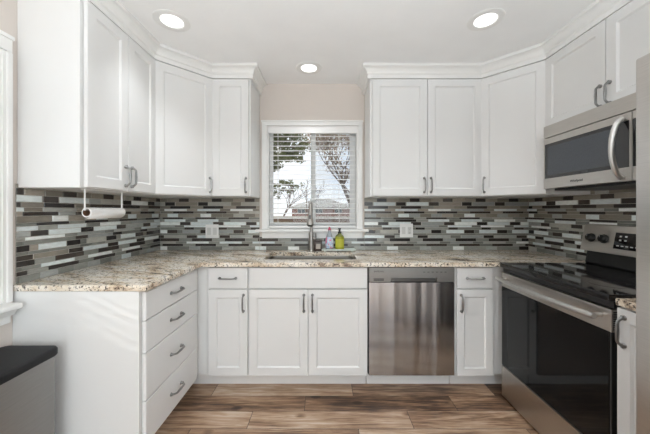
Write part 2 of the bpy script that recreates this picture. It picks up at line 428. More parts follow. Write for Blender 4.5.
# ------------------------------------------------------------------ mosaic backsplash (tiles as mesh, one object per wall)
D, T, G, L_ = 'D', 'T', 'G', 'L'
ROWS = [  # crop y bottom boundary, filler (taupe above, grey below: under-cabinet shade put into the colour), tiles over a 214 period
    (22, T, [(L_, 120, 190)]),
    (46, T, [(D, 43, 108)]), (71, T, [(L_, 22, 165), (D, 168, 232)]), (90, T, [(D, 200, 332)]), (105.5, T, [(L_, 163, 310)]),
    (121, T, [(D, 5, 140)]), (145, T, [(L_, 183, 253)]), (157.5, G, [(D, 150, 285)]), (175, G, [(L_, 164, 300)]),
    (196.5, G, [(D, 52, 118), (L_, 122, 265)]), (210, G, [(L_, 76, 232)]), (226, G, [(D, 80, 142)]), (249, G, [(L_, 66, 181), (D, 183, 248)]),
    (261, G, []), (280, G, [(L_, 165, 305), (D, 94, 161)]), (301, G, [(D, 127, 260)]), (316, G, [(L_, 93, 238)]), (332.5, G, [(D, 150, 285)]), (364, G, [(L_, 110, 182)])]
PX = 214.0; K = 1 / 6.5 / 108.9
def zrow(yc): return EYE + (210.6 - (195 + yc / 6.5)) / 108.9
def row_tiles(i, rng):
    _, fill, ts = ROWS[i]
    out = list(ts); ts = sorted(ts, key=lambda t: t[1])
    if not ts: gaps = [(rng.uniform(0, 60), None)]; gaps = [(gaps[0][0], gaps[0][0] + PX)]
    else: gaps = [(ts[j][2], ts[(j + 1) % len(ts)][1] + (PX if j + 1 == len(ts) else 0)) for j in range(len(ts))]
    for a, b in gaps:
        w = b - a
        if w < 6: continue
        n = max(1, round(w / rng.choice((70, 95, 120))))
        cuts = [a + w * k / n for k in range(n + 1)]
        for k in range(n): out.append((fill, cuts[k], cuts[k + 1]))
    return out
TILE_SLOTS = ['grout']
TILE_COLS = {'D': [(52, 46, 42), (64, 57, 52), (44, 40, 38)], 'T': [(140, 134, 123), (124, 118, 108), (154, 147, 136)],
             'S': [(164, 166, 162), (152, 155, 152), (172, 170, 162)],
             'G': [(132, 133, 127), (116, 117, 111), (148, 149, 142)], 'L': [(222, 230, 230), (208, 216, 217), (234, 238, 236)]}
TILE_IDX = {}
for k_, cs in TILE_COLS.items():
    for q, c in enumerate(cs):
        nm = 'mosaic_tile_%s%d' % (k_, q)
        rough = {'D': .22, 'T': .22, 'G': .14, 'L': .1, 'S': .14}[k_]
        M[nm] = simple(nm, srgb(*c), rough, var=.10, scale=30, stretch=(1, 1, 3))
        TILE_IDX[(k_, q)] = len(TILE_SLOTS); TILE_SLOTS.append(nm)
def splash(name, label, frame, u0, u1, shift, seed, cut=None, ztop=1.41, jitter=0):
    """frame(u, off, z) -> world point; tiles stand 6 mm proud of a grout bed."""
    rng = random.Random(seed); mb = MB()
    def slab(a, b, z0, z1, off, mi, bev):
        if b - a < .004: return
        o = off - bev
        P = frame
        q = [P(a + bev, off, z0 + bev), P(b - bev, off, z0 + bev), P(b - bev, off, z1 - bev), P(a + bev, off, z1 - bev)]
        r = [P(a, o, z0), P(b, o, z0), P(b, o, z1), P(a, o, z1)]
        w = [P(a, .0035, z0), P(b, .0035, z0), P(b, .0035, z1), P(a, .0035, z1)]
        mb.quad(q, mi)
        for j in range(4):
            mb.quad([r[j], r[(j + 1) % 4], q[(j + 1) % 4], q[j]], mi)
            mb.quad([w[j], w[(j + 1) % 4], r[(j + 1) % 4], r[j]], mi)
    def bed(a, b, z0, z1):
        c = [frame(a, 0.0005, z0), frame(b, .0005, z0), frame(b, .0005, z1), frame(a, .0005, z1)]
        d = [frame(a, .004, z0), frame(b, .004, z0), frame(b, .004, z1), frame(a, .004, z1)]
        mb.quad(d, 0)
        for j in range(4): mb.quad([c[j], c[(j + 1) % 4], d[(j + 1) % 4], d[j]], 0)
    pieces = [(u0, u1, .9145, ztop)] if cut is None else [(u0, cut[0], .9145, ztop), (cut[1], u1, .9145, ztop), (cut[0], cut[1], .9145, cut[2])]
    for p in pieces: bed(*p)
    g = .0014
    prev = 0 - 2
    for i, (yc, fill, ts) in enumerate(ROWS):
        z1, z0 = zrow(prev), zrow(yc); prev = yc
        z0 = max(z0, .9145); z1 = min(z1, ztop)
        tl = row_tiles(i, rng); drift = jitter * rng.uniform(-70, 70)
        n0 = math.floor((u0 - shift) / (PX * K)) - 2; n1 = math.ceil((u1 - shift) / (PX * K)) + 1
        for n in range(n0, n1 + 1):
            for k, a, b in tl:
                A = shift + (a + drift + n * PX) * K; B = shift + (b + drift + n * PX) * K
                mi = TILE_IDX[(k, rng.randrange(3))]
                if k == 'L' and rng.random() < .36: mi = TILE_IDX[('S', rng.randrange(3))]
                elif rng.random() < .06: mi = TILE_IDX[(rng.choice('TGDS'), rng.randrange(3))]
                for (p0, p1, q0, q1) in pieces:
                    aa, bb, zz0, zz1 = max(A, p0), min(B, p1), max(z0, q0), min(z1, q1)
                    if bb - aa > .003 and zz1 - zz0 > .005: slab(aa + g, bb - g, zz0 + g, zz1 - g, .0075, mi, .0012)
    o = mb.build(name, TILE_SLOTS, smooth=0); struct(o, label, 'backsplash'); return o
splash('backsplash', 'glass and stone mosaic backsplash on the back wall', lambda u, o, z: (u, YB - o, z), XL + .009, XR - .009, .413, 3, cut=(-.60, .36, 1.035))
splash('backsplash', 'glass and stone mosaic backsplash on the left wall', lambda u, o, z: (XL + o, u, z), 1.392, YB - .0005, 1.02, 5, jitter=1)
splash('backsplash', 'glass and stone mosaic backsplash behind the range', lambda u, o, z: (XR - o, u, z), .9, YB - .0005, .77, 9, ztop=1.425, jitter=1)

# ------------------------------------------------------------------ cabinet kit
def door_mesh(w, h, frame=.056, t=.02, rec=.009):
    """shaker door: lies in XZ, front at y=-t, x 0..w, z 0..h"""
    mb = MB(); e = .002
    def ring(i, y): return [(i, y, i), (w - i, y, i), (w - i, y, h - i), (i, y, h - i)]
    rings = [ring(0, 0), ring(0, -t + e), ring(e, -t), ring(frame, -t), ring(frame + .007, -t + rec * .75), ring(frame + .009, -t + rec)]
    vs_ = [[mb.bm.verts.new(p) for p in r] for r in rings]
    for a, b in zip(vs_[:-1], vs_[1:]):
        for j in range(4): mb.bm.faces.new((a[j], a[(j + 1) % 4], b[(j + 1) % 4], b[j]))
    mb.bm.faces.new(vs_[-1]); mb.bm.faces.new(vs_[0][::-1])
    return mb
def slab_mesh(w, h, t=.02, e=.005):
    mb = MB()
    def ring(i, y): return [(i, y, i), (w - i, y, i), (w - i, y, h - i), (i, y, h - i)]
    rings = [ring(0, 0), ring(0, -t + e), ring(e * .35, -t + e * .35), ring(e * 1.6, -t)]
    vs_ = [[mb.bm.verts.new(p) for p in r] for r in rings]
    for a, b in zip(vs_[:-1], vs_[1:]):
        for j in range(4): mb.bm.faces.new((a[j], a[(j + 1) % 4], b[(j + 1) % 4], b[j]))
    mb.bm.faces.new(vs_[-1]); mb.bm.faces.new(vs_[0][::-1])
    return mb
_pull = None
def pull(parent, x, z, vertical=True):
    """arched bar pull with flared feet, 128 mm long, foot plane at local y=-.02"""
    global _pull
    if _pull is None:
        mb = MB(); hl = .056; path = []; rad = []
        for i in range(17):
            s = -1 + 2 * i / 16; a = abs(s)
            y = -.029 + .020 * max(0, (a - .62) / .38) ** 2.2
            path.append((s * hl, y, 0)); rad.append(.0058 + .0022 * (1 - a) + (.002 if a > .9 else 0))
        mb.tube(path, rad, 8, flat=(1, .8))
        for s in (-1, 1):
            mb.lathe([(.0105, 0), (.0105, .003), (.0082, .005), (.006, .011)], (s * hl, 0, 0), 12, Matrix.Rotation(PI / 2, 4, 'X'))
            mb.tube([(s * hl, -.009, 0), (s * (hl + .010), -.009, 0)], [.0075, .005], 8)
        _pull = mb.build('handle', 'nickel', parent); o = _pull
    else:
        o = _pull.copy(); COL.objects.link(o); o.parent = parent
    o.location = (x, -.02, z); o.rotation_euler = (0, PI / 2 if vertical else 0, 0)
    return o
def add_door(cab, x0, x1, z0, z1, hx=None, hz=None, vertical=True, loc=None, rot=0, name='door', frame=.056):
    w, h = x1 - x0, z1 - z0
    o = door_mesh(w, h, frame).build(name, 'cab', cab, smooth=20)
    o.location = loc if loc else (x0, -.003, z0); o.rotation_euler = (0, 0, rot)
    if hx is not None: pull(o, hx - x0, hz - z0, vertical)
    return o
def add_drawer(cab, x0, x1, z0, z1, handle=True, name='drawer'):
    o = slab_mesh(x1 - x0, z1 - z0).build(name, 'cab', cab, smooth=20); o.location = (x0, -.003, z0)
    if handle: pull(o, (x1 - x0) / 2, (z1 - z0) / 2, False)
    return o

ZU0, ZU1 = 1.39, 2.345      # wall cabinet box
ZD0, ZD1 = 1.395, 2.331     # wall cabinet doors
HU = 1.48
YU = 2.297                  # face plane of back-wall uppers
XFL, XFR = -1.21, 1.566     # face planes of side-wall uppers
YD = 1.997                  # where the diagonals meet the side runs
WC = 'white wall cabinets'
def upper(name, label, loc, rz, w, dep, doors, z0=ZU0, dz0=ZD0, hz=HU):
    c = thing(name, label, 'cabinet', loc, rz, WC)
    mb = MB(); mb.box(0, 0, z0, w, dep, ZU1, .0015, 1); mb.build('body', 'cab', c, smooth=20)
    for x0, x1, hx in doors: add_door(c, x0, x1, dz0, ZD1, hx, hz)
    return c
E = .0012
# back wall, left of window (face from X -.908 to -.60)
upper('wall_cabinet', 'narrow single-door white wall cabinet left of the sink window', (-.9095, YU, 0), 0, .3095, YB - YU - E,
      [(.003, .294, .275)])
# back wall, right of window, two doors
upper('wall_cabinet', 'wide two-door white wall cabinet right of the sink window', (.364, YU, 0), 0, .897, YB - YU - E,
      [(.017, .4565, .432), (.4605, .894, .485)])
# left wall, two doors
upper('wall_cabinet', 'tall two-door white wall cabinet on left wall above the paper towel roll', (XFL, 1.40, 0), PI / 2, YD - 1.40 - E, abs(XL - XFL) - E,
      [(.019, .3125, .288), (.3165, .594, .340)])
# over the microwave
upper('wall_cabinet', 'short two-door white cabinet above the microwave', (XFR, YD - E, 0), -PI / 2, .862, XR - XFR - E,
      [(.003, .4315, .407), (.4355, .855, .460)], z0=1.837, dz0=1.845, hz=1.915)
# diagonal corners
def corner(label, side):
    if side < 0:
        poly = [(XL + E, YB - E), (XL + E, YD + E), (XFL, YD + E), (-.911, YU), (-.911, YB - E)]; a = Vector((XFL, YD, 0)); b = Vector((-.911, YU, 0))
    else:
        poly = [(XR - E, YB - E), (1.2625, YB - E), (1.2625, YU), (XFR, YD + E), (XR - E, YD + E)]; a = Vector((1.2625, YU, 0)); b = Vector((XFR, YD, 0))
    c = thing('corner_wall_cabinet', label, 'cabinet', (a.x, a.y, 0), 0, WC)
    p = [(x - a.x, y - a.y) for x, y in poly]
    mb = MB(); mb.prism(p, ZU0, ZU1); mb.build('body', 'cab', c, smooth=20)
    d = b - a; L = d.length; rz = math.atan2(d.y, d.x); u = d.normalized(); nrm = Vector((u.y, -u.x, 0))
    m0 = .0045; o = door_mesh(L - 2 * m0, ZD1 - ZD0).build('door', 'cab', c, smooth=20)
    o.location = u * m0 + nrm * .003 + Vector((0, 0, ZD0)); o.rotation_euler = (0, 0, rz)
    pull(o, (L - 2 * m0 - .026) if side < 0 else .026, HU - ZD0)
    return c
corner('diagonal white corner wall cabinet in the left corner', -1)
corner('diagonal white corner wall cabinet in the right corner beside the microwave', 1)

# crown moulding, mitred along the cabinet faces
def crown(name, path, label):
    prof = [(.0015, 2.338), (.021, 2.338), (.021, 2.366), (.025, 2.370), (.029, 2.374), (.029, 2.382), (.032, 2.390), (.039, 2.402), (.050, 2.412), (.058, 2.416), (.066, 2.418), (.066, ZC - .0008), (.0015, ZC - .0008)]
    pts = [Vector(p) for p in path]; k = len(pts); mb = MB(); rings = []
    for i in range(k):
        ns = []
        for j in (i - 1, i):
            if 0 <= j < k - 1:
                d = (pts[j + 1] - pts[j]).normalized(); ns.append(Vector((d.y, -d.x)))
        nn = sum(ns, Vector((0, 0))); nn = nn / (nn.dot(ns[0]))
        rings.append([mb.bm.verts.new((pts[i].x + nn.x * o, pts[i].y + nn.y * o, z)) for o, z in prof])
    n = len(prof)
    for a, b in zip(rings[:-1], rings[1:]):
        for j in range(n): mb.bm.faces.new((a[j], a[(j + 1) % n], b[(j + 1) % n], b[j]))
    mb.bm.faces.new(rings[0]); mb.bm.faces.new(rings[-1][::-1])
    struct(mb.build(name, 'trimw', smooth=25), label, 'trim')
crown('trim_1', [(XL + .003, 1.40), (XFL, 1.40), (XFL, YD), (-.911, YU), (-.60, YU), (-.60, YB - .002)], 'white crown moulding along the left cabinets')
crown('trim_2', [(.364, YB - .002), (.364, YU), (1.2625, YU), (XFR, YD), (XFR, 1.12)], 'white crown moulding along the right cabinets')

# ------------------------------------------------------------------ base cabinets
ZB0, ZB1 = .113, .883
ZDR = .7245                # split between drawer and door
YF = 2.015                 # face plane of the back run
BC = 'white base cabinets'
def base(name, label, loc, rz, w, dep, panel_near=False):
    c = thing(name, label, 'cabinet', loc, rz, BC)
    mb = MB(); mb.box(0, 0, ZB0, w, dep, ZB1, .0015, 1); mb.build('body', 'cab', c, smooth=20)
    return c
# left run: four drawers; origin at near end of the face
XBL = -.905
c = base('drawer_base_cabinet', 'white base cabinet with four drawers at the end of the left counter', (XBL, 1.394, 0), PI / 2, .598, abs(XL - XBL) - E)
for z0, z1 in ((.733, .874), (.572, .728), (.336, .567), (.116, .331)): add_drawer(c, .006, .566, z0, z1)
mb = MB(); mb.box(.0, .075, 0.001, .598, .095, ZB0 - .001); mb.build('toe_kick', 'kick', c, smooth=0)
mb = MB(); mb.box(-.016, -.001, .001, -.001, abs(XL - XBL) - E, ZB1, .0015, 1); mb.build('end_panel', 'cab', c, smooth=20)
# blind corner + filler
c = thing('corner_base_cabinet', 'white blind corner base cabinet with plain filler strip in the left corner', 'cabinet', (XBL, YF, 0), 0, BC)
mb = MB(); mb.prism([(XL - XBL + E, -.021), (0, -.021), (0, 0), (.066, 0), (.066, YB - YF - E), (XL - XBL + E, YB - YF - E)], ZB0, ZB1); mb.build('body', 'cab', c, smooth=20)
mb = MB(); mb.box(-.07, .075, .001, .066, .093, ZB0 - .001); mb.build('toe_kick', 'kick', c, smooth=0)
# 12 inch drawer + door
X0 = -.8375; DEP = YB - YF - E
c = base('base_cabinet', 'narrow white base cabinet with one drawer and one door left of the sink cabinet', (X0, YF, 0), 0, .298, DEP)
add_drawer(c, .018, .293, ZDR + .004, .874); add_door(c, .018, .293, .116, ZDR - .004, .293 - .028, .627)
mb = MB(); mb.box(0, .075, .001, .298, .093, ZB0 - .001); mb.build('toe_kick', 'kick', c, smooth=0)
# sink base
X0 = -.5385
c = thing('sink_base_cabinet', 'wide white sink base cabinet with two doors under the window', 'cabinet', (X0, YF, 0), 0, BC)
mb = MB(); W_ = .8395
mb.box(0, 0, ZB0, .018, DEP, ZB1); mb.box(W_ - .018, 0, ZB0, W_, DEP, ZB1); mb.box(.018, 0, ZB0, W_ - .018, DEP, .131); mb.box(.018, DEP - .012, .131, W_ - .018, DEP, ZB1)
mb.box(.018, 0, .131, W_ - .018, .018, ZB1)
mb.build('body', 'cab', c, smooth=0)
add_drawer(c, .004, W_ - .003, ZDR + .004, .874, False, 'false_drawer_front')
add_door(c, .004, .4185, .116, ZDR - .004, .4185 - .028, .627); add_door(c, .4225, W_ - .003, .116, ZDR - .004, .4225 + .028, .627)
mb = MB(); mb.box(0, .075, .001, W_, .093, ZB0 - .001); mb.build('toe_kick', 'kick', c, smooth=0)
# 9 inch right of dishwasher
X0 = .9195
c = base('base_cabinet', 'slim white base cabinet with drawer and door between dishwasher and range', (X0, YF, 0), 0, XR - X0 - E, DEP)
add_drawer(c, .008, .262, ZDR + .004, .874); add_door(c, .008, .262, .116, ZDR - .004, .008 + .028, .627, frame=.05)
mb = MB(); mb.box(0, .075, .001, XR - X0 - E, .093, ZB0 - .001); mb.build('toe_kick', 'kick', c, smooth=0)
# near right, between range and fridge
XN = 1.236
c = base('base_cabinet', 'slim white base cabinet squeezed between range and refrigerator', (XN, 1.183, 0), -PI / 2, .283, XR - XN - E)
add_door(c, .003, .279, .116, .874, .003 + .030, .785, frame=.05)
mb = MB(); mb.box(0, .075, .001, .283, .093, ZB0 - .001); mb.build('toe_kick', 'kick', c, smooth=0)

# ------------------------------------------------------------------ countertops
def rrect(x0, y0, x1, y1, r, n=6):
    pts = []
    for cx, cy, a0 in ((x1 - r, y0 + r, -PI / 2), (x1 - r, y1 - r, 0), (x0 + r, y1 - r, PI / 2), (x0 + r, y0 + r, PI)):
        for i in range(n + 1):
            a = a0 + PI / 2 * i / n; pts.append((cx + r * math.cos(a), cy + r * math.sin(a)))
    return pts
SX0, SX1, SY0, SY1 = -.462, .238, 2.105, 2.462
def counter(name, outer, inset, hole, label):
    mb = MB(); bm = mb.bm; Z0, Z1 = .884, .9137; e = .005
    def loop(pts, z): return [bm.verts.new((x, y, z)) for x, y in pts]
    def band(a, b):
        n = len(a)
        for j in range(n): bm.faces.new((a[j], a[(j + 1) % n], b[(j + 1) % n], b[j]))
    def edges(l): return [bm.edges.get((l[j], l[(j + 1) % len(l)])) or bm.edges.new((l[j], l[(j + 1) % len(l)])) for j in range(len(l))]
    b0 = loop(inset(e * .5), Z0); b1 = loop(outer, Z0 + .003); b2 = loop(outer, Z1 - e); b25 = loop(inset(e * .3), Z1 - e * .3); b3 = loop(inset(e), Z1)
    band(b0, b1); band(b1, b2); band(b2, b25); band(b25, b3)
    ed_t, ed_b = edges(b3), edges(b0)
    if hole:
        h0, h1 = loop(hole, Z0), loop(hole, Z1); band(h0, h1); ed_t += edges(h1); ed_b += edges(h0)
    bmesh.ops.triangle_fill(bm, use_beauty=True, edges=ed_t); bmesh.ops.triangle_fill(bm, use_beauty=True, edges=ed_b)
    return tag(mb.build(name, 'granite', smooth=30), label, 'countertop')
xa, xb, ya, yb = XL + E, XR - E, 1.375, YB - E
outer = [(xa, ya), (-.864, ya), (-.864, 1.97), (xb, 1.97), (xb, yb), (xa, yb)]
counter('countertop', outer, lambda e: [(xa, ya + e), (-.864 - e, ya + e), (-.864 - e, 1.97 + e), (xb, 1.97 + e), (xb, yb), (xa, yb)],
        rrect(SX0, SY0, SX1, SY1, .05), 'long L-shaped brown speckled granite countertop around the sink')
o2 = [(1.208, .898), (xb, .898), (xb, 1.180), (1.208, 1.180)]
counter('countertop', o2, lambda e: [(1.208 + e, .898 + e), (xb, .898 + e), (xb, 1.180 - e), (1.208 + e, 1.180 - e)], None, 'small piece of speckled granite countertop between range and refrigerator')

# ------------------------------------------------------------------ sink
sk = thing('kitchen_sink', 'undermount stainless steel sink below the window', 'sink', ((SX0 + SX1) / 2, (SY0 + SY1) / 2, .69))
mb = MB(); bm = mb.bm; loops = []
hw, hd = (SX1 - SX0) / 2, (SY1 - SY0) / 2
for ex, r, z in ((.018, .06, .1925), (.018, .06, .191), (.004, .055, .191), (.002, .052, .17), (-.004, .05, .03), (-.02, .05, .008), (-.04, .04, .002)):
    loops.append([bm.verts.new((x, y, z)) for x, y in rrect(-hw - ex, -hd - ex, hw + ex, hd + ex, r)])
for a, b in zip(loops[1:-1], loops[2:]):
    n = len(a)
    for j in range(n): bm.faces.new((a[j], a[(j + 1) % n], b[(j + 1) % n], b[j]))
bm.faces.new(loops[-1]); bmesh.ops.delete(bm, geom=loops[0], context='VERTS')
o = mb.build('basin', 'sinksteel', sk, smooth=40, recalc=False)
sm = o.modifiers.new('solid', 'SOLIDIFY'); sm.thickness = .0015
mb = MB(); mb.lathe([(.045, 0), (.045, .003), (.03, .0035), (.028, .001), (.001, .0012)], (0, .02, .0025), 20); mb.build('drain', 'chrome', sk)

# ------------------------------------------------------------------ faucet: gooseneck arching toward the camera, spray head in front
fc = thing('kitchen_faucet', 'brushed nickel pull-down faucet behind the sink', 'faucet', (-.122, 2.528, .9145))
mb = MB(); mb.lathe([(.030, 0), (.030, .006), (.0265, .009), (.0255, .05), (.0245, .085), (.026, .088), (.026, .097), (.023, .10), (.022, .15), (.0195, .165), (.0135, .172), (.0135, .18)], n=20); mb.build('body', 'chrome', fc)
path = [(0, 0, .17), (0, 0, .33)]
for i in range(1, 13):
    a = PI * i / 12 * .93; path.append((0, -.085 + .085 * math.cos(a), .345 + .085 * math.sin(a)))
mb = MB(); mb.tube(path, .0125, 12); mb.build('spout', 'chrome', fc)
e = Vector(path[-1]); dirv = (e - Vector(path[-2])).normalized()
rot = dirv.to_track_quat('Z', 'Y').to_matrix().to_4x4()
mb = MB(); mb.lathe([(.0135, 0), (.0155, .004), (.0155, .012), (.018, .03), (.0235, .075), (.028, .105), (.029, .122), (.0265, .132), (.018, .134)], n=20)
o = mb.build('spray_head', 'chrome', fc); o.location = e; o.rotation_euler = rot.to_euler()
mb = MB(); mb.lathe([(.0185, 0), (.0185, .004), (.001, .0042)], n=16); s_ = mb.build('nozzle', 'black', o); s_.location = (0, 0, .1332)
mb = MB(); mb.box(-.006, -.0275, .05, .006, -.017, .085, .003); s_ = mb.build('spray_button', 'black', o); s_.rotation_euler = (0, 0, PI)
mb = MB(); mb.lathe([(.012, 0), (.012, .02), (.009, .024)], (.019, 0, .115), 14, Matrix.Rotation(PI / 2, 4, 'Y'))
mb.tube([(.036, 0, .115), (.042, -.012, .135), (.040, -.024, .165)], [.0065, .006, .0045], 10); mb.build('lever', 'chrome', fc)

# ------------------------------------------------------------------ things behind the sink
SO = 'soap things behind the sink'
mb = MB(); mb.box(-.152, -.042, .008, .152, .042, .013, .002); 
for x0, y0, x1, y1 in ((-.152, -.042, .152, -.038), (-.152, .038, .152, .042), (-.152, -.038, -.148, .038), (.148, -.038, .152, .038)): mb.box(x0, y0, .012, x1, y1, .021)
for sx in (-.12, .12): mb.box(sx - .01, -.03, 0, sx + .01, .03, .009)
tr = mb.build('soap_tray', 'tray', loc=(.122, 2.542, .9142)); tag(tr, 'shallow pale soap tray on the counter right of the faucet', 'tray')
TZ = .9142 + .0134
b1 = thing('dish_soap_bottle', 'clear dish soap bottle with pink cap on the soap tray', 'bottle', (.04, 2.542, TZ), 0, SO)
sc_ = Matrix.Diagonal((1, .62, 1, 1))
mb = MB(); mb.lathe([(.030, 0), (.034, .004), (.036, .05), (.034, .085), (.027, .115), (.018, .145), (.0125, .165), (.0125, .175)], n=24, mat=sc_); mb.build('body', 'clear', b1)
mb = MB(); mb.lathe([(.0345, .014), (.0367, .05), (.0349, .084), (.028, .113)], n=24, mat=sc_, close=False); mb.build('label', 'soaplabel', b1)
mb = MB(); mb.lathe([(.0135, 0), (.0135, .014), (.009, .017), (.0075, .026), (.003, .028)], (0, 0, .174), 16); mb.build('cap', 'pink', b1)
b2 = thing('hand_soap_bottle', 'yellow-green hand soap bottle with black pump on the soap tray', 'bottle', (.131, 2.542, TZ), 0, SO)
mb = MB(); mb.lathe([(.036, 0), (.039, .004), (.039, .108), (.036, .118)], n=24, mat=Matrix.Diagonal((1, .75, 1, 1))); mb.build('body', 'olive', b2)
mb = MB(); mb.lathe([(.036, .118), (.030, .128), (.018, .137), (.014, .14), (.014, .146)], n=24, mat=Matrix.Diagonal((1, .8, 1, 1))); mb.build('shoulder', 'amber', b2)
mb = MB(); mb.lathe([(.0394, .022), (.0394, .096)], n=24, mat=Matrix.Diagonal((1, .755, 1, 1)), close=False); mb.build('label', 'yellowlabel', b2)
mb = MB(); mb.lathe([(.016, .146), (.016, .158), (.007, .16), (.006, .178), (.013, .18), (.013, .19), (.008, .193)], n=16); mb.box(-.006, -.042, .181, .006, 0, .19, .002); mb.build('pump', 'black', b2)
j = thing('candle_jar', 'small dark brown square jar between the faucet and soap tray', 'jar', (-.060, 2.556, .9144), 0, SO)
mb = MB(); mb.box(-.034, -.034, 0, .034, .034, .085, .006, 3); mb.build('body', 'brownjar', j)
mb = MB(); mb.box(-.035, -.035, .0855, .035, .035, .10, .004); mb.build('lid', 'brownjar', j)
mb = MB(); mb.box(-.020, -.0352, .022, .020, -.0342, .066); mb.build('label', 'palelabel', j)

# ------------------------------------------------------------------ outlets
def outlet(x, z, label, switch):
    o = thing('outlet_plate', label, 'outlet', (x, YB - .0078, z), 0, 'wall plates in the backsplash')
    mb = MB(); mb.box(-.060, -.006, -.0625, .060, 0, .0625, .003); mb.build('plate', 'plastic', o)
    for s in (-1, 1):
        if s in switch:
            mb = MB(); mb.box(s * .027 - .0165, -.0085, -.033, s * .027 + .0165, -.0062, .033, .002); mb.build('rocker_switch', 'outletface', o)
        else:
            mb = MB(); mb.box(s * .027 - .0165, -.0078, -.033, s * .027 + .0165, -.0062, .033, .0015); r_ = mb.build('receptacle', 'outletface', o)
            for zz in (-.018, .018):
                mb = MB()
                for dx in (-.0055, .0055): mb.box(s * .027 + dx - .001, -.0082, zz - .004, s * .027 + dx + .001, -.0076, zz + .004)
                mb.box(s * .027 - .002, -.0082, zz - .011, s * .027 + .002, -.0076, zz - .008)
                mb.build('socket', 'darkprint', r_)
outlet(-1.033, 1.087, 'white double wall plate in the backsplash left of the window', (-1, 1))
outlet(.745, 1.094, 'white double wall plate in the backsplash right of the window', (-1,))

# ------------------------------------------------------------------ back window (window_2)
w2 = thing('window_2', 'white sliding window above the sink', 'window', (0, YB, 0)); w2['kind'] = 'structure'
x0, x1, z0, z1 = BW
mb = MB()
cw = .047
def casing(mb, a0, b0, a1, b1): 
    mb.box(a0, -.018, b0, a1, -.0005, b1, .003)
casing(mb, x0 - cw, z0, x0, z1); casing(mb, x1, z0, x1 + cw - .006, z1); casing(mb, x0 - cw, z1, x1 + cw - .006, z1 + .045)
mb.box(x0 - cw - .006, -.026, z1 + .033, x1 + cw, -.0005, z1 + .048, .003)
mb.build('casing', 'trimw', w2)
mb = MB(); mb.box(x0 - .10, -.058, z0 - .022, x1 + .092, .02, z0 + .0, .005); mb.build('sill', 'trimw', w2)
mb = MB(); mb.box(x0 - .045, -.020, z0 - .082, x1 + .04, -.0085, z0 - .0225, .003); mb.build('apron', 'trimw', w2)
mb = MB(); mb.box(x0, 0, z0, x0 + .012, .12, z1); mb.box(x1 - .012, 0, z0, x1, .12, z1); mb.box(x0 + .012, 0, z1 - .012, x1 - .012, .12, z1); mb.box(x0 + .012, .021, z0, x1 - .012, .12, z0 + .012); mb.build('jamb', 'trimw', w2, smooth=0)
def sash(name, a0, a1, y, stl, str_, screen):
    mb = MB(); b0, b1 = z0 + .012, z1 - .012
    mb.box(a0, y - .012, b0, a0 + stl, y + .012, b1, .003); mb.box(a1 - str_, y - .012, b0, a1, y + .012, b1, .003)
    mb.box(a0 + stl, y - .012, b0, a1 - str_, y + .012, b0 + .035, .003); mb.box(a0 + stl, y - .012, b1 - .035, a1 - str_, y + .012, b1, .003)
    s = mb.build(name, 'vinyl', w2)
    mb = MB(); mb.box(a0 + stl, y - .002, b0 + .035, a1 - str_, y + .002, b1 - .035); mb.build('glass', 'pane', s, smooth=0)
    if screen:
        mb = MB(); mb.box(a0 + stl, y + .016, b0 + .02, a1 - str_, y + .0165, b1 - .02); mb.build('insect_screen', 'screen', s, smooth=0)
sash('sash', x0 + .012, -.088, .072, .030, .03, False)
sash('sash', -.135, x1 - .012, .101, .03, .055, True)
# blind inside the window
bl = thing('window_blind', 'white horizontal slat blind in the sink window', 'blind', (0, YB + .024, 0), 0, None)
mb = MB(); mb.box(x0 + .008, -.032, z1 - .068, x1 - .006, -.025, z1 - .002, .002); mb.box(x0 + .014, -.024, z1 - .05, x1 - .014, .022, z1 - .014); mb.build('headrail', 'blind', bl)
def slat_mesh(w, d, tilt):
    mb = MB(); n = 6; bm = mb.bm; tops = []; bots = []
    for i in range(n + 1):
        s = -1 + 2 * i / n; y = s * d / 2; z = .0035 * (1 - s * s) + y * tilt
        tops.append((bm.verts.new((-w / 2, y, z + .0010)), bm.verts.new((w / 2, y, z + .0010)))); bots.append((bm.verts.new((-w / 2, y, z - .0010)), bm.verts.new((w / 2, y, z - .0010))))
    for i in range(n):
        bm.faces.new((tops[i][0], tops[i][1], tops[i + 1][1], tops[i + 1][0])); bm.faces.new((bots[i][0], bots[i + 1][0], bots[i + 1][1], bots[i][1]))
        for q in (0, 1): bm.faces.new((tops[i][q], tops[i + 1][q], bots[i + 1][q], bots[i][q]))
    bm.faces.new((tops[0][0], bots[0][0], bots[0][1], tops[0][1])); bm.faces.new((tops[-1][0], tops[-1][1], bots[-1][1], bots[-1][0]))
    return mb
def blind_slats(root, w, zs, tilt, cx=0, rot=0):
    first = None
    for z in zs:
        if first is None: first = slat_mesh(w, .046, tilt).build('slat', 'blind', root, smooth=60); o = first
        else:
            o = first.copy(); COL.objects.link(o); o.parent = root
        o.location = (cx, 0, z); o.rotation_euler = (0, 0, rot)
PITCH = .0445
zs = []; z = z1 - .09
while z > z0 + .045: zs.append(z); z -= PITCH
blind_slats(bl, x1 - x0 - .034, zs, .12, (x0 + x1) / 2)
mb = MB(); mb.box(x0 + .017, -.025, z0 + .012, x1 - .017, .022, z0 + .03, .004); mb.build('bottom_rail', 'blind', bl)
for cx in (-.435, -.115, .13):
    mb = MB(); 
    for yy in (-.027, .026): mb.tube([(cx, yy, z0 + .03), (cx, yy, z1 - .05)], .0012, 5)
    mb.build('ladder_cord', 'cord', bl)

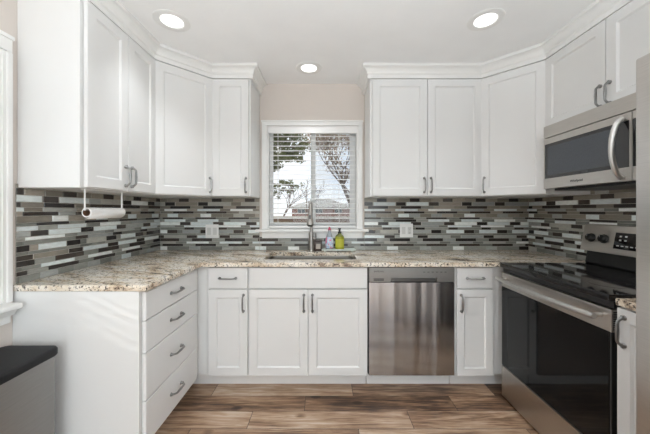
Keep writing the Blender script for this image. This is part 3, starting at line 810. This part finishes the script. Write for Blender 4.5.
# ------------------------------------------------------------------ left window (window_1): only its casing and sill show
w1 = thing('window_1', 'white cased window on the left wall beside the counter end', 'window', (XL, 0, 0)); w1['kind'] = 'structure'
y0, y1, z0, z1 = LW
mb = MB()
def lcas(a, b, c, d):  # y0,z0,y1,z1 with ribs
    mb.box(.0005, a, b, .016, c, d, .003)
for s, (a, b) in ((1, (y1, y1 + .092)), (-1, (y0 - .092, y0))):
    lcas(a, z0, b, z1 - .0005)
    for u, wd, h in ((.0, .018, .021), (.030, .009, .019), (.050, .009, .019), (.070, .022, .024)):
        q = a + u if s > 0 else b - u - wd
        mb.box(.001, q, z0, h, q + wd, z1 - .001, .003)
mb.box(.0005, y0 - .092, z1, .022, y1 + .092, z1 + .07, .003); mb.box(.001, y0 - .098, z1 + .06, .028, y1 + .098, z1 + .08, .004)
mb.build('casing', 'trimw', w1)
mb = MB(); mb.box(-.02, y0 - .10, z0 - .028, .082, y1 + .085, z0, .009, 3); mb.build('sill', 'trimw', w1)
mb = MB(); mb.box(.0005, y0 - .09, z0 - .10, .016, y1 + .09, z0 - .0285, .004); mb.prism([(.0005, z0 - .062), (.030, z0 - .062), (.050, z0 - .0285), (.0005, z0 - .0285)], y0 - .09, y1 + .09, 0, 0, 'XZ'); mb.build('apron', 'trimw', w1)
mb = MB()
for a, b in ((y0, y0 + .012), (y1 - .012, y1)): mb.box(-.12, a, z0, 0, b, z1)
mb.box(-.12, y0, z1 - .012, 0, y1, z1); mb.box(-.12, y0, z0, -.021, y1, z0 + .012); mb.build('jamb', 'trimw', w1, smooth=0)
mb = MB()
for a, b in ((y0 + .012, y0 + .032), (y1 - .032, y1 - .012)): mb.box(-.10, a, z0 + .012, -.075, b, z1 - .012)
for a, b in ((z0 + .012, z0 + .05), (1.42, 1.46), (z1 - .05, z1 - .012)): mb.box(-.10, y0 + .032, a, -.075, y1 - .032, b)
s = mb.build('sash', 'vinyl', w1, smooth=0)
mb = MB(); mb.box(-.09, y0 + .032, z0 + .05, -.086, y1 - .032, z1 - .05); mb.build('glass', 'pane', s, smooth=0)
bl = thing('window_blind', 'white horizontal slat blind in the left wall window', 'blind', (XL - .03, 0, 0))
mb = MB(); mb.box(-.03, y0 + .014, z1 - .06, .025, y1 - .014, z1 - .014); mb.build('headrail', 'blind', bl)
zs = []; z = z1 - .09
while z > z0 + .05: zs.append(z); z -= .0505
blind_slats(bl, y1 - y0 - .03, zs, -.05, 0, 0)
for o in [c for c in bl.children if c.name.startswith('slat')]:
    o.rotation_euler = (0, 0, PI / 2); o.location = (0, (y0 + y1) / 2, o.location.z)
mb = MB(); mb.box(-.024, y0 + .016, z0 + .013, .022, y1 - .016, z0 + .03); mb.build('bottom_rail', 'blind', bl)

# ------------------------------------------------------------------ recessed lights
def downlight(x, y, label, watts=DOWNLIGHT_W):
    d = thing('recessed_light', label, 'ceiling light', (x, y, ZC), 0, 'recessed ceiling lights')
    mb = MB(); mb.lathe([(.064, -.002), (.069, -.006), (.098, -.006), (.104, -.002), (.104, -.0005), (.064, -.0005)], n=40, close=False); mb.build('trim_ring', 'trimw', d)
    mb = MB(); mb.lathe([(.0635, -.0005), (.0635, -.0018), (.001, -.002)], n=32); mb.build('lens', 'lens', d)
    l = area('lamp', (0, 0, -.012), (0, 0, -1), .13, .13, watts, (.94, .97, 1), 'DISK', math.radians(86)); l.parent = d
downlight(-.939, 1.742, 'recessed ceiling light above the left counter run')
downlight(.980, 1.733, 'recessed ceiling light in front of the microwave')
downlight(-.131, 2.317, 'recessed ceiling light above the sink window')
downlight(-.75, -.9, 'added recessed ceiling light, unseen behind the camera on the left', 15)  # added fill lamp out of view, brightens floor and counters
downlight(.85, -.9, 'added recessed ceiling light, unseen behind the camera on the right', 15)  # second added fill lamp, also out of view

# uplight added out of view behind the camera to brighten the ceiling
fl = thing('added_uplight', 'added white uplight on a pole, unseen behind the camera', 'lamp', (.15, -.55, 0))
mb = MB(); mb.lathe([(.14, .001), (.14, .018), (.03, .03)], n=28); mb.build('base', 'trimw', fl)
mb = MB(); mb.tube([(0, 0, .02), (0, 0, .90)], .012, 12); mb.build('pole', 'trimw', fl)
mb = MB(); mb.lathe([(.02, .89), (.12, .92), (.19, .98), (.20, 1.0), (.19, .995), (.11, .935), (.02, .91)], n=32); mb.build('uplight_bowl', 'trimw', fl)
l = area('lamp', (0, 0, 1.002), (0, 0, 1), .36, .36, UPLIGHT_W, (.89, .955, 1), 'DISK', math.radians(142)); l.parent = fl

# ------------------------------------------------------------------ dishwasher
dw = thing('dishwasher', 'stainless steel dishwasher right of the sink cabinet', 'dishwasher', (.6095, 1.995, 0))
hw = .300
mb = MB(); mb.box(-hw - .0045, .022, .115, hw + .0045, YB - 1.995 - .05, .880); mb.build('body', 'darkgap', dw, smooth=0)
mb = MB(); n = 16                                          # gently bowed door panel
prof = []
for i in range(n + 1):
    s = -1 + 2 * i / n; prof.append((s * hw, -.004 * (1 - s ** 6)))
poly = [(hw, .021), (-hw, .021)] + prof
mb.prism(poly, .118, .770); mb.build('door_panel', 'dwsteel', dw, smooth=30)
mb = MB()                                                    # control strip with pocket handle
zt = .875
pk0, pk1 = -.148, .178
mb.box(-hw, -.002, .775, pk0, .021, zt); mb.box(pk1, -.002, .775, hw, .021, zt); mb.box(pk0, -.002, .806, pk1, .021, zt); mb.box(pk0, .016, .775, pk1, .021, .806)
mb.build('control_strip', 'dwstrip', dw, smooth=0)
mb = MB(); mb.prism([(pk0 + .0, .778), (pk1, .778), (pk1 - .012, .797), (pk0 + .012, .797)], .004, .0155, plane='XZ'); mb.build('pocket_handle', 'pocketdark', dw, smooth=20)
mb = MB()
for zz in (.784, .793): mb.box(-.268, -.0028, zz, -.196, -.0019, zz + .006)
mb.build('vent', 'darkprint', dw, smooth=0)
text_mesh('brand_lettering', 'SAMSUNG', .0155, 'darkprint', dw, (-.266, -.0024, .848), (PI / 2, 0, 0))
mb = MB()
for i in range(6): mb.box(.08 + i * .03, -.0026, .842, .094 + i * .03, -.0019, .846)
mb.build('control_marks', 'darkprint', dw, smooth=0)
mb = MB(); mb.box(-hw - .004, .095, .001, hw + .004, .113, .112); mb.build('toe_kick', 'kick', dw, smooth=0)

# ------------------------------------------------------------------ range (faces -X). Local: built in world axes about its base
RY0, RY1, RXF = 1.192, 1.940, 1.205
rg = thing('range', 'freestanding stainless steel and black glass electric range', 'range', (1.53, (RY0 + RY1) / 2, 0))
ox, oy = 1.53, (RY0 + RY1) / 2
def rb(mb, xa, ya, za, xb, yb, zb, bev=0): mb.box(xa - ox, ya - oy, za, xb - ox, yb - oy, zb, bev)
mb = MB(); rb(mb, RXF + .045, RY0 + .003, .03, XR - .012, RY1 - .003, .895); mb.build('body', 'black', rg, smooth=20)
mb = MB(); rb(mb, RXF - .012, RY0, .893, XR - .06, RY1, .922, .006); mb.build('cooktop', 'cooktop', rg)
for k, (cx, cy, r) in enumerate(((1.38, 1.75, .105), (1.38, 1.37, .085), (1.63, 1.76, .085), (1.63, 1.38, .105))):
    mb = MB(); mb.lathe([(r - .004, 0), (r - .004, .0006), (r, .0006), (r, 0)], (cx - ox, cy - oy, .9219), 40, close=False); mb.build('burner_ring', 'ringgrey', rg)
mb = MB(); rb(mb, RXF + .012, RY0 + .004, .862, RXF + .05, RY1 - .004, .893); mb.build('front_lip', 'black', rg, smooth=0)
# door: steel band on top, glass below
dr = MB(); rb(dr, RXF, RY0 + .002, .762, RXF + .042, RY1 - .002, .858, .003); do = dr.build('door_rail', 'steel', rg)
dr = MB(); rb(dr, RXF + .001, RY0 + .012, .228, RXF + .042, RY1 - .002, .761, .004); dd = dr.build('oven_door', 'ovenglass', rg)
dr = MB(); rb(dr, RXF + .002, RY0 + .002, .228, RXF + .040, RY0 + .0115, .761, .002); dr.build('edge_trim', 'black', rg)
mb = MB()
for i in range(9): rb(mb, RXF + .008, RY0 + .0008, .772 + i * .009, RXF + .034, RY0 + .0021, .777 + i * .009)
mb.build('vent_slots', 'darkprint', do, smooth=0)
mb = MB(); path = []; rr = []
for i in range(21):
    s = -1 + 2 * i / 20; path.append((RXF - .047 - .018 * (1 - s * s) - ox, (RY0 + RY1) / 2 + s * .345 - oy, .822)); rr.append(.0125)
mb.tube(path, rr, 14)
for s in (-1, 1): mb.tube([(RXF + .002 - ox, (RY0 + RY1) / 2 + s * .325 - oy, .822), (RXF - .05 - ox, (RY0 + RY1) / 2 + s * .325 - oy, .822)], .010, 12)
mb.build('door_handle', 'handlesteel', rg)
dr = MB(); rb(dr, RXF, RY0 + .002, .020, RXF + .042, RY1 - .002, .224, .004); dr.build('storage_drawer', 'steel', rg)
for xx in (RXF + .08, XR - .08):
    for yy in (RY0 + .05, RY1 - .05):
        mb = MB(); mb.lathe([(.018, 0), (.018, .029)], (xx - ox, yy - oy, .001), 12); mb.build('levelling_foot', 'black', rg)
# backguard
mb = MB(); mb.prism([(XR - .012 - ox, .90), (1.79 - ox, .90), (1.775 - ox, .93), (1.792 - ox, 1.02), (1.80 - ox, 1.175), (XR - .012 - ox, 1.175)], RY0 + .004 - oy, RY1 - .004 - oy, plane='XZ'); mb.build('backguard_base', 'black', rg, smooth=20)
mb = MB(); mb.prism([(1.742 - ox, 1.012), (1.792 - ox, 1.008), (XR - .013 - ox, 1.18), (1.785 - ox, 1.188), (1.776 - ox, 1.182)], RY0 - oy, RY1 - oy, .003, plane='XZ'); bgd = mb.build('backguard', 'steel', rg, smooth=25)
pn = Vector((-(1.182 - 1.012), 0, (1.776 - 1.742))).normalized()
def on_panel(z, yy, off): # point on the sloped panel
    t = (z - 1.012) / (1.182 - 1.012); return Vector((1.742 + (1.776 - 1.742) * t - ox, yy - oy, z)) + pn * off
for i, yy in enumerate((1.872, 1.787, 1.345, 1.26)):
    rot = pn.to_track_quat('Z', 'Y').to_matrix().to_4x4()
    mb = MB(); mb.lathe([(.028, 0), (.028, .006), (.0235, .009), (.022, .024), (.019, .027), (.001, .0275)], n=24)
    mb.box(-.0055, -.021, .024, .0055, .021, .034, .002)
    k = mb.build('knob', 'black', rg); k.location = on_panel(1.098, yy, .0005); k.rotation_euler = rot.to_euler()
    mb = MB(); mb.box(-.0012, .004, .0342, .0012, .019, .0348); mb.build('pointer', 'print', k, smooth=0)
mb = MB()
A, B = on_panel(1.048, 1.722, .0006), on_panel(1.142, 1.41, .0006)
def panel_quad(mb, za, zb, ya, yb, o0, o1):
    p = [on_panel(za, ya, o1), on_panel(za, yb, o1), on_panel(zb, yb, o1), on_panel(zb, ya, o1)]; q = [on_panel(za, ya, o0), on_panel(za, yb, o0), on_panel(zb, yb, o0), on_panel(zb, ya, o0)]
    mb.quad(p); mb.quad(q[::-1])
    for j in range(4): mb.quad([q[j], q[(j + 1) % 4], p[(j + 1) % 4], p[j]])
panel_quad(mb, 1.046, 1.142, 1.722, 1.41, .0004, .003); dp = mb.build('control_display', 'blackglass', rg, smooth=0)
for r_ in (1.117, 1.094):
    for cc in (1.695, 1.665):
        mb = MB(); panel_quad(mb, r_, r_ + .009, cc, cc - .013, .0028, .0035); mb.build('touch_pad', 'print', dp, smooth=0)
for q in range(7):
    mb = MB(); panel_quad(mb, 1.062, 1.068, 1.705 - q * .026, 1.690 - q * .026, .0028, .0035); mb.build('touch_pad', 'print', dp, smooth=0)

# ------------------------------------------------------------------ microwave (faces -X)
MX, MY0, MY1, MZ0, MZ1 = 1.468, 1.147, 1.906, 1.420, 1.8355
mw = thing('microwave', 'stainless steel over-the-range microwave above the range', 'microwave', (MX, MY1, MZ0))
def lm(mb, xa, ya, za, xb, yb, zb, bev=0, mi=0): mb.box(xa - MX, ya - MY1, za - MZ0, xb - MX, yb - MY1, zb - MZ0, bev, 2, mi)
mb = MB(); lm(mb, MX + .025, MY0, MZ0 + .004, XR - .010, MY1, MZ1); mb.build('body', 'steel', mw, smooth=0)
mb = MB(); lm(mb, MX + .05, MY0 + .03, MZ0 - .012, XR - .03, MY1 - .03, MZ0 + .0035); mb.build('underside', 'black', mw, smooth=0)
mb = MB(); lm(mb, 1.60, 1.20, MZ0 - .0135, 1.66, 1.30, MZ0 - .0122); mb.build('added_fill_lens', 'lens', mw, smooth=0)  # lens of a lamp added under the microwave
l = area('lamp', (1.63 - MX, 1.25 - MY1, -.016), (.25, .25, -1), .06, .10, 1.2, (1, .97, .92)); l.parent = mw; l.data.energy = 2.4  # added lamp that brightens the tiles behind the range
mb = MB(); lm(mb, MX, MY0, 1.757, MX + .025, MY1, MZ1, .002); mb.build('vent_strip', 'steel', mw)
DY = 1.358
mb = MB(); lm(mb, MX, DY + .0015, MZ0, MX + .025, MY1, 1.753, .003); dr = mb.build('door', 'steel', mw)
mb = MB(); lm(mb, MX - .0012, DY + .012, 1.487, MX + .004, MY1 - .012, 1.714, .001); wn = mb.build('door_window', 'blackglass', dr)
M['mwmesh'] = simple('grey_window_mesh', (.055, .062, .072), .12, var=.15, scale=300)
mb = MB(); lm(mb, MX - .0017, 1.455, 1.507, MX - .0008, MY1 - .035, 1.694); mb.build('window_mesh', 'mwmesh', dr, smooth=0)
mb = MB(); path = []
for i in range(19):
    s = -1 + 2 * i / 18; path.append((-.006 - .052 * (1 - s * s) ** .6, 1.397 - MY1, (1.433 + 1.732) / 2 - MZ0 + s * .147))
mb.tube(path, .0125, 12, flat=(1, 1)); mb.build('handle', 'handlesteel', dr)
mb = MB(); lm(mb, MX, MY0, MZ0, MX + .025, DY - .0015, 1.753, .003); cp = mb.build('control_panel', 'steel', mw)
mb = MB(); lm(mb, MX - .0012, MY0 + .012, 1.487, MX + .004, DY - .005, 1.714, .001); mb.build('control_glass', 'blackglass', cp)
text_mesh('brand_lettering', 'Whirlpool', .020, 'darkprint', dr, (-.0006, 1.70 - MY1, 1.452 - MZ0), (PI / 2, 0, -PI / 2))

# ------------------------------------------------------------------ refrigerator
FX, FY1, FY0, FZ = .985, .903, -.013, 1.757
fr = thing('refrigerator', 'stainless steel refrigerator at the right edge', 'refrigerator', (FX, FY1, 0))
mb = MB(); mb.box(.065, FY0 - FY1 + .004, .03, XR - FX - .02, -.004, FZ - .015, .006); mb.build('body', 'darkgap', fr)
for a, b, nm in (((FY0 - FY1) / 2 + .002, 0, 1), (FY0 - FY1, (FY0 - FY1) / 2 - .002, 2)):
    mb = MB(); mb.box(0, a, .525, .062, b, FZ, .007, 3); d_ = mb.build('door', 'fridgesteel', fr)
    yy = a + .05 if nm == 1 else b - .05
    mb = MB(); mb.tube([(.0, yy, .80), (-.045, yy, .82), (-.05, yy, 1.15), (-.045, yy, 1.5), (0, yy, 1.52)], .011, 12); mb.build('handle', 'handlesteel', d_)
mb = MB(); mb.box(0, FY0 - FY1, .07, .062, 0, .517, .007, 3); mb.build('freezer_drawer', 'fridgesteel', fr)
mb = MB(); mb.box(.03, FY0 - FY1 + .02, .001, .75, -.02, .06); mb.build('base_grille', 'black', fr, smooth=0)

# ------------------------------------------------------------------ bin
TX0, TX1, TY0, TY1, TH = XL + .035, -1.222, .72, 1.315, .655
bn = thing('trash_can', 'tall stainless steel trash can with black lid under the left window', 'trash can', ((TX0 + TX1) / 2, (TY0 + TY1) / 2, 0))
hw, hd = (TX1 - TX0) / 2, (TY1 - TY0) / 2
def stack(mb, ls):
    L = [[mb.bm.verts.new((x, y, z)) for x, y in rrect(-hw - e, -hd - e, hw + e, hd + e, max(.004, r), 6)] for e, r, z in ls]
    for a, b in zip(L[:-1], L[1:]):
        for j in range(len(a)): mb.bm.faces.new((a[j], a[(j + 1) % len(a)], b[(j + 1) % len(a)], b[j]))
    mb.bm.faces.new(L[0][::-1]); mb.bm.faces.new(L[-1])
mb = MB(); stack(mb, [(-.006, .03, .03), (-.006, .03, .617)]); mb.build('body', 'binsteel', bn)
mb = MB(); stack(mb, [(0, .035, .618), (.002, .035, .622), (.002, .035, .645), (-.002, .033, .652), (-.012, .03, TH), (-.05, .02, TH + .002)]); mb.build('lid', 'lid', bn, smooth=50)
mb = MB(); stack(mb, [(0, .035, .001), (0, .035, .029)]); mb.build('base', 'lid', bn)

# ------------------------------------------------------------------ paper towel
ph = thing('paper_towel_holder', 'white under-cabinet paper towel holder below the left wall cabinet', 'paper towel holder', (-1.262, 1.495, ZU0 - .0008))
mb = MB(); mb.box(-.014, -.012, -.004, .014, .285, 0, .001); mb.build('mount_plate', 'plastic', ph)
for yy, sg in ((-.0035, 1), (.2675, -1)):
    mb = MB(); mb.box(-.0045, yy - .0015, -.113, .0045, yy + .0015, -.004, .001)
    mb.tube([(0, yy, -.1085), (0, yy + sg * .022, -.1085)], .0025, 8); mb.build('arm', 'plastic', ph)
rl = thing('paper_towel_roll', 'nearly used up white paper towel roll with brown core', 'paper towels', (-1.262, 1.50, ZU0 - .124))
RI, RO = .0195, .0265
def ring_tube(mb, ri, ro, y0, y1, n=28):
    P = lambda r, j, y: (r * math.cos(2 * PI * j / n), y, r * math.sin(2 * PI * j / n))
    V = [[mb.bm.verts.new(P(r, j, y)) for j in range(n)] for r, y in ((ri, y0), (ro, y0), (ro, y1), (ri, y1))]
    for a in range(4):
        A_, B_ = V[a], V[(a + 1) % 4]
        for j in range(n): mb.bm.faces.new((A_[j], A_[(j + 1) % n], B_[(j + 1) % n], B_[j]))
mb = MB(); ring_tube(mb, RI, RO, .002, .258)
mb.build('paper', 'paper', rl)
mb = MB(); ring_tube(mb, .0178, RI - .0002, .0005, .2595); mb.build('cardboard_core', 'card', rl)
mb = MB(); pts = []
for i in range(10):
    a = -PI * .15 - i / 9 * PI * .45; r = RO + .0008 + .010 * (i / 9) ** 2; pts.append((r * math.cos(a), r * math.sin(a)))
bm = mb.bm; A_ = [bm.verts.new((x, .002 , z)) for x, z in pts]; B_ = [bm.verts.new((x, .258, z)) for x, z in pts]
for i in range(9): bm.faces.new((A_[i], A_[i + 1], B_[i + 1], B_[i]))
o = mb.build('loose_sheet', 'paper', rl, smooth=60); sm = o.modifiers.new('solid', 'SOLIDIFY'); sm.thickness = .0007

# ------------------------------------------------------------------ outside
mb = MB(); mb.box(-40, 2.9, -1.0, 40, 70, -.9); struct(mb.build('ground', 'grass', smooth=0), 'dormant lawn outside the window', 'ground')
hs = thing('brick_house', 'single-storey red brick house with grey hip roof outside the window', 'house', (-.6, 36, -.9))
mb = MB(); mb.box(-3.6, 0, 0, 3.9, 7, 2.55); mb.build('walls', 'brick', hs, smooth=0)
mb = MB(); bm = mb.bm
e = [bm.verts.new(p) for p in ((-4.0, -.4, 2.5), (4.3, -.4, 2.5), (4.3, 7.4, 2.5), (-4.0, 7.4, 2.5))]; e2 = [bm.verts.new((v.co.x, v.co.y, 2.62)) for v in e]
rg_ = [bm.verts.new((-1.0, 3.5, 3.75)), bm.verts.new((1.3, 3.5, 3.75))]
bm.faces.new(e[::-1])
for j in range(4): bm.faces.new((e[j], e[(j + 1) % 4], e2[(j + 1) % 4], e2[j]))
bm.faces.new((e2[0], e2[1], rg_[1], rg_[0])); bm.faces.new((e2[1], e2[2], rg_[1])); bm.faces.new((e2[2], e2[3], rg_[0], rg_[1])); bm.faces.new((e2[3], e2[0], rg_[0]))
mb.build('roof', 'shingle', hs, smooth=0)
for x in (-2.4, -.2, 2.3):
    mb = MB(); mb.box(x - .5, -.04, 1.75, x + .5, .02, 2.4); wf = mb.build('window', 'fencerail', hs, smooth=0)
    mb = MB(); mb.box(x - .44, -.05, 1.81, x - .03, -.035, 2.34); mb.box(x + .03, -.05, 1.81, x + .44, -.035, 2.34); mb.build('pane', 'houseglass', wf, smooth=0)
fn = thing('garden_fence', 'brown board fence with pale top rail outside the window', 'fence', (0, 16, -.9))
mb = MB()
for k in range(7): mb.box(-8, 0, .15 + k * .235, 8, .03, .36 + k * .235)
mb.build('boards', 'fencew', fn, smooth=0)
mb = MB(); mb.box(-8, -.05, 1.76, 8, .06, 1.86); mb.build('top_rail', 'fencerail', fn, smooth=0)
for x in range(-8, 9, 2):
    mb = MB(); mb.box(x - .05, -.07, 0, x + .05, .0, 1.76); mb.build('post', 'fencew', fn, smooth=0)

def leafcloud(mb, centre, rad, n, size, rng, squash=1.0):
    for _ in range(n):
        while True:
            p = Vector((rng.uniform(-1, 1), rng.uniform(-1, 1), rng.uniform(-1, 1)))
            if p.length < 1: break
        p = Vector(centre) + Vector((p.x * rad, p.y * rad, p.z * rad * squash))
        a = Vector((rng.gauss(0, 1), rng.gauss(0, 1), rng.gauss(0, 1))).normalized(); b = a.orthogonal().normalized()
        s = size * rng.uniform(.6, 1.3)
        mb.quad([p - a * s, p + b * s * .45, p + a * s, p - b * s * .45])
rng = random.Random(21)
# pine, trunk left of the window view, boughs reaching in
pt = thing('pine_tree', 'dark green pine tree reaching in from the left outside the window', 'tree', (-2.9, 9.4, -.9))
mb = MB(); mb.tube([(0, 0, 0), (.03, 0, 2.5), (0, 0, 6.5)], [.2, .16, .06], 10); mb.build('trunk', 'bark', pt)
mbb = MB(); mbn = MB()
for (z, ln, dy) in ((4.9, 1.75, .1), (4.65, 2.15, -.2), (4.45, 2.4, .15), (4.2, 2.45, -.05), (4.0, 2.1, .25), (3.85, 1.75, -.2), (3.6, 1.35, .1), (2.95, 2.2, 0), (2.8, 1.9, -.2), (2.7, 1.4, .2)):
    pth = [(0, 0, z + .1), (ln * .5, dy * .5, z + .12), (ln, dy, z)]
    mbb.tube(pth, [.04, .025, .008], 6)
    thin = z < 3.2
    for k in range(44 if not thin else 20):
        t = rng.uniform(.25, 1.0); c = (ln * t, dy * t + rng.uniform(-.3, .3), z + .12 * math.sin(t * 3) + rng.uniform(-.14, .12))
        leafcloud(mbn, c, (.17 if not thin else .10), (22 if not thin else 12), .055, rng, .6)
mbb.build('boughs', 'bark', pt); mbn.build('needles', 'needle', pt, smooth=0, recalc=False)
# bare trees and an autumn tree
def branching(mb, p, d, ln, r, depth, tips, rng):
    q = p + d * ln; mb.tube([p, (p + q) / 2 + Vector((rng.uniform(-.04, .04), 0, rng.uniform(-.04, .04))) * ln, q], [r, r * .85, r * .6], 5)
    if depth == 0: tips.append(q); return
    for _ in range(3):
        nd = (d + Vector((rng.uniform(-.75, .75), rng.uniform(-.75, .75), rng.uniform(-.25, .5)))).normalized()
        branching(mb, q, nd, ln * rng.uniform(.62, .85), r * .6, depth - 1, tips, rng)
def tree(label, name, loc, h, r, depth, leaf, nleaf, lrad, lsize):
    t = thing(name, label, 'tree', loc); mb = MB(); tips = []
    branching(mb, Vector((0, 0, 0)), Vector((0, 0, 1)), h, r, depth, tips, rng); mb.build('trunk', 'bark', t)
    if leaf:
        mb = MB()
        for p in tips: leafcloud(mb, p, lrad, nleaf, lsize, rng)
        mb.build('leaves', leaf, t, smooth=0, recalc=False)
tree('tan autumn tree in the right half of the window', 'autumn_tree', (1.45, 15, -.9), 2.1, .12, 4, 'tanleaf', 46, .42, .07)
tree('bare brown tree beside the house at the left of the window', 'bare_tree', (-3.6, 24, -.9), 1.5, .09, 4, None, 0, 0, 0)
tree('slender bare tree in front of the house beyond the window mullion', 'bare_tree', (-2.0, 29, -.9), 1.7, .08, 4, None, 0, 0, 0)
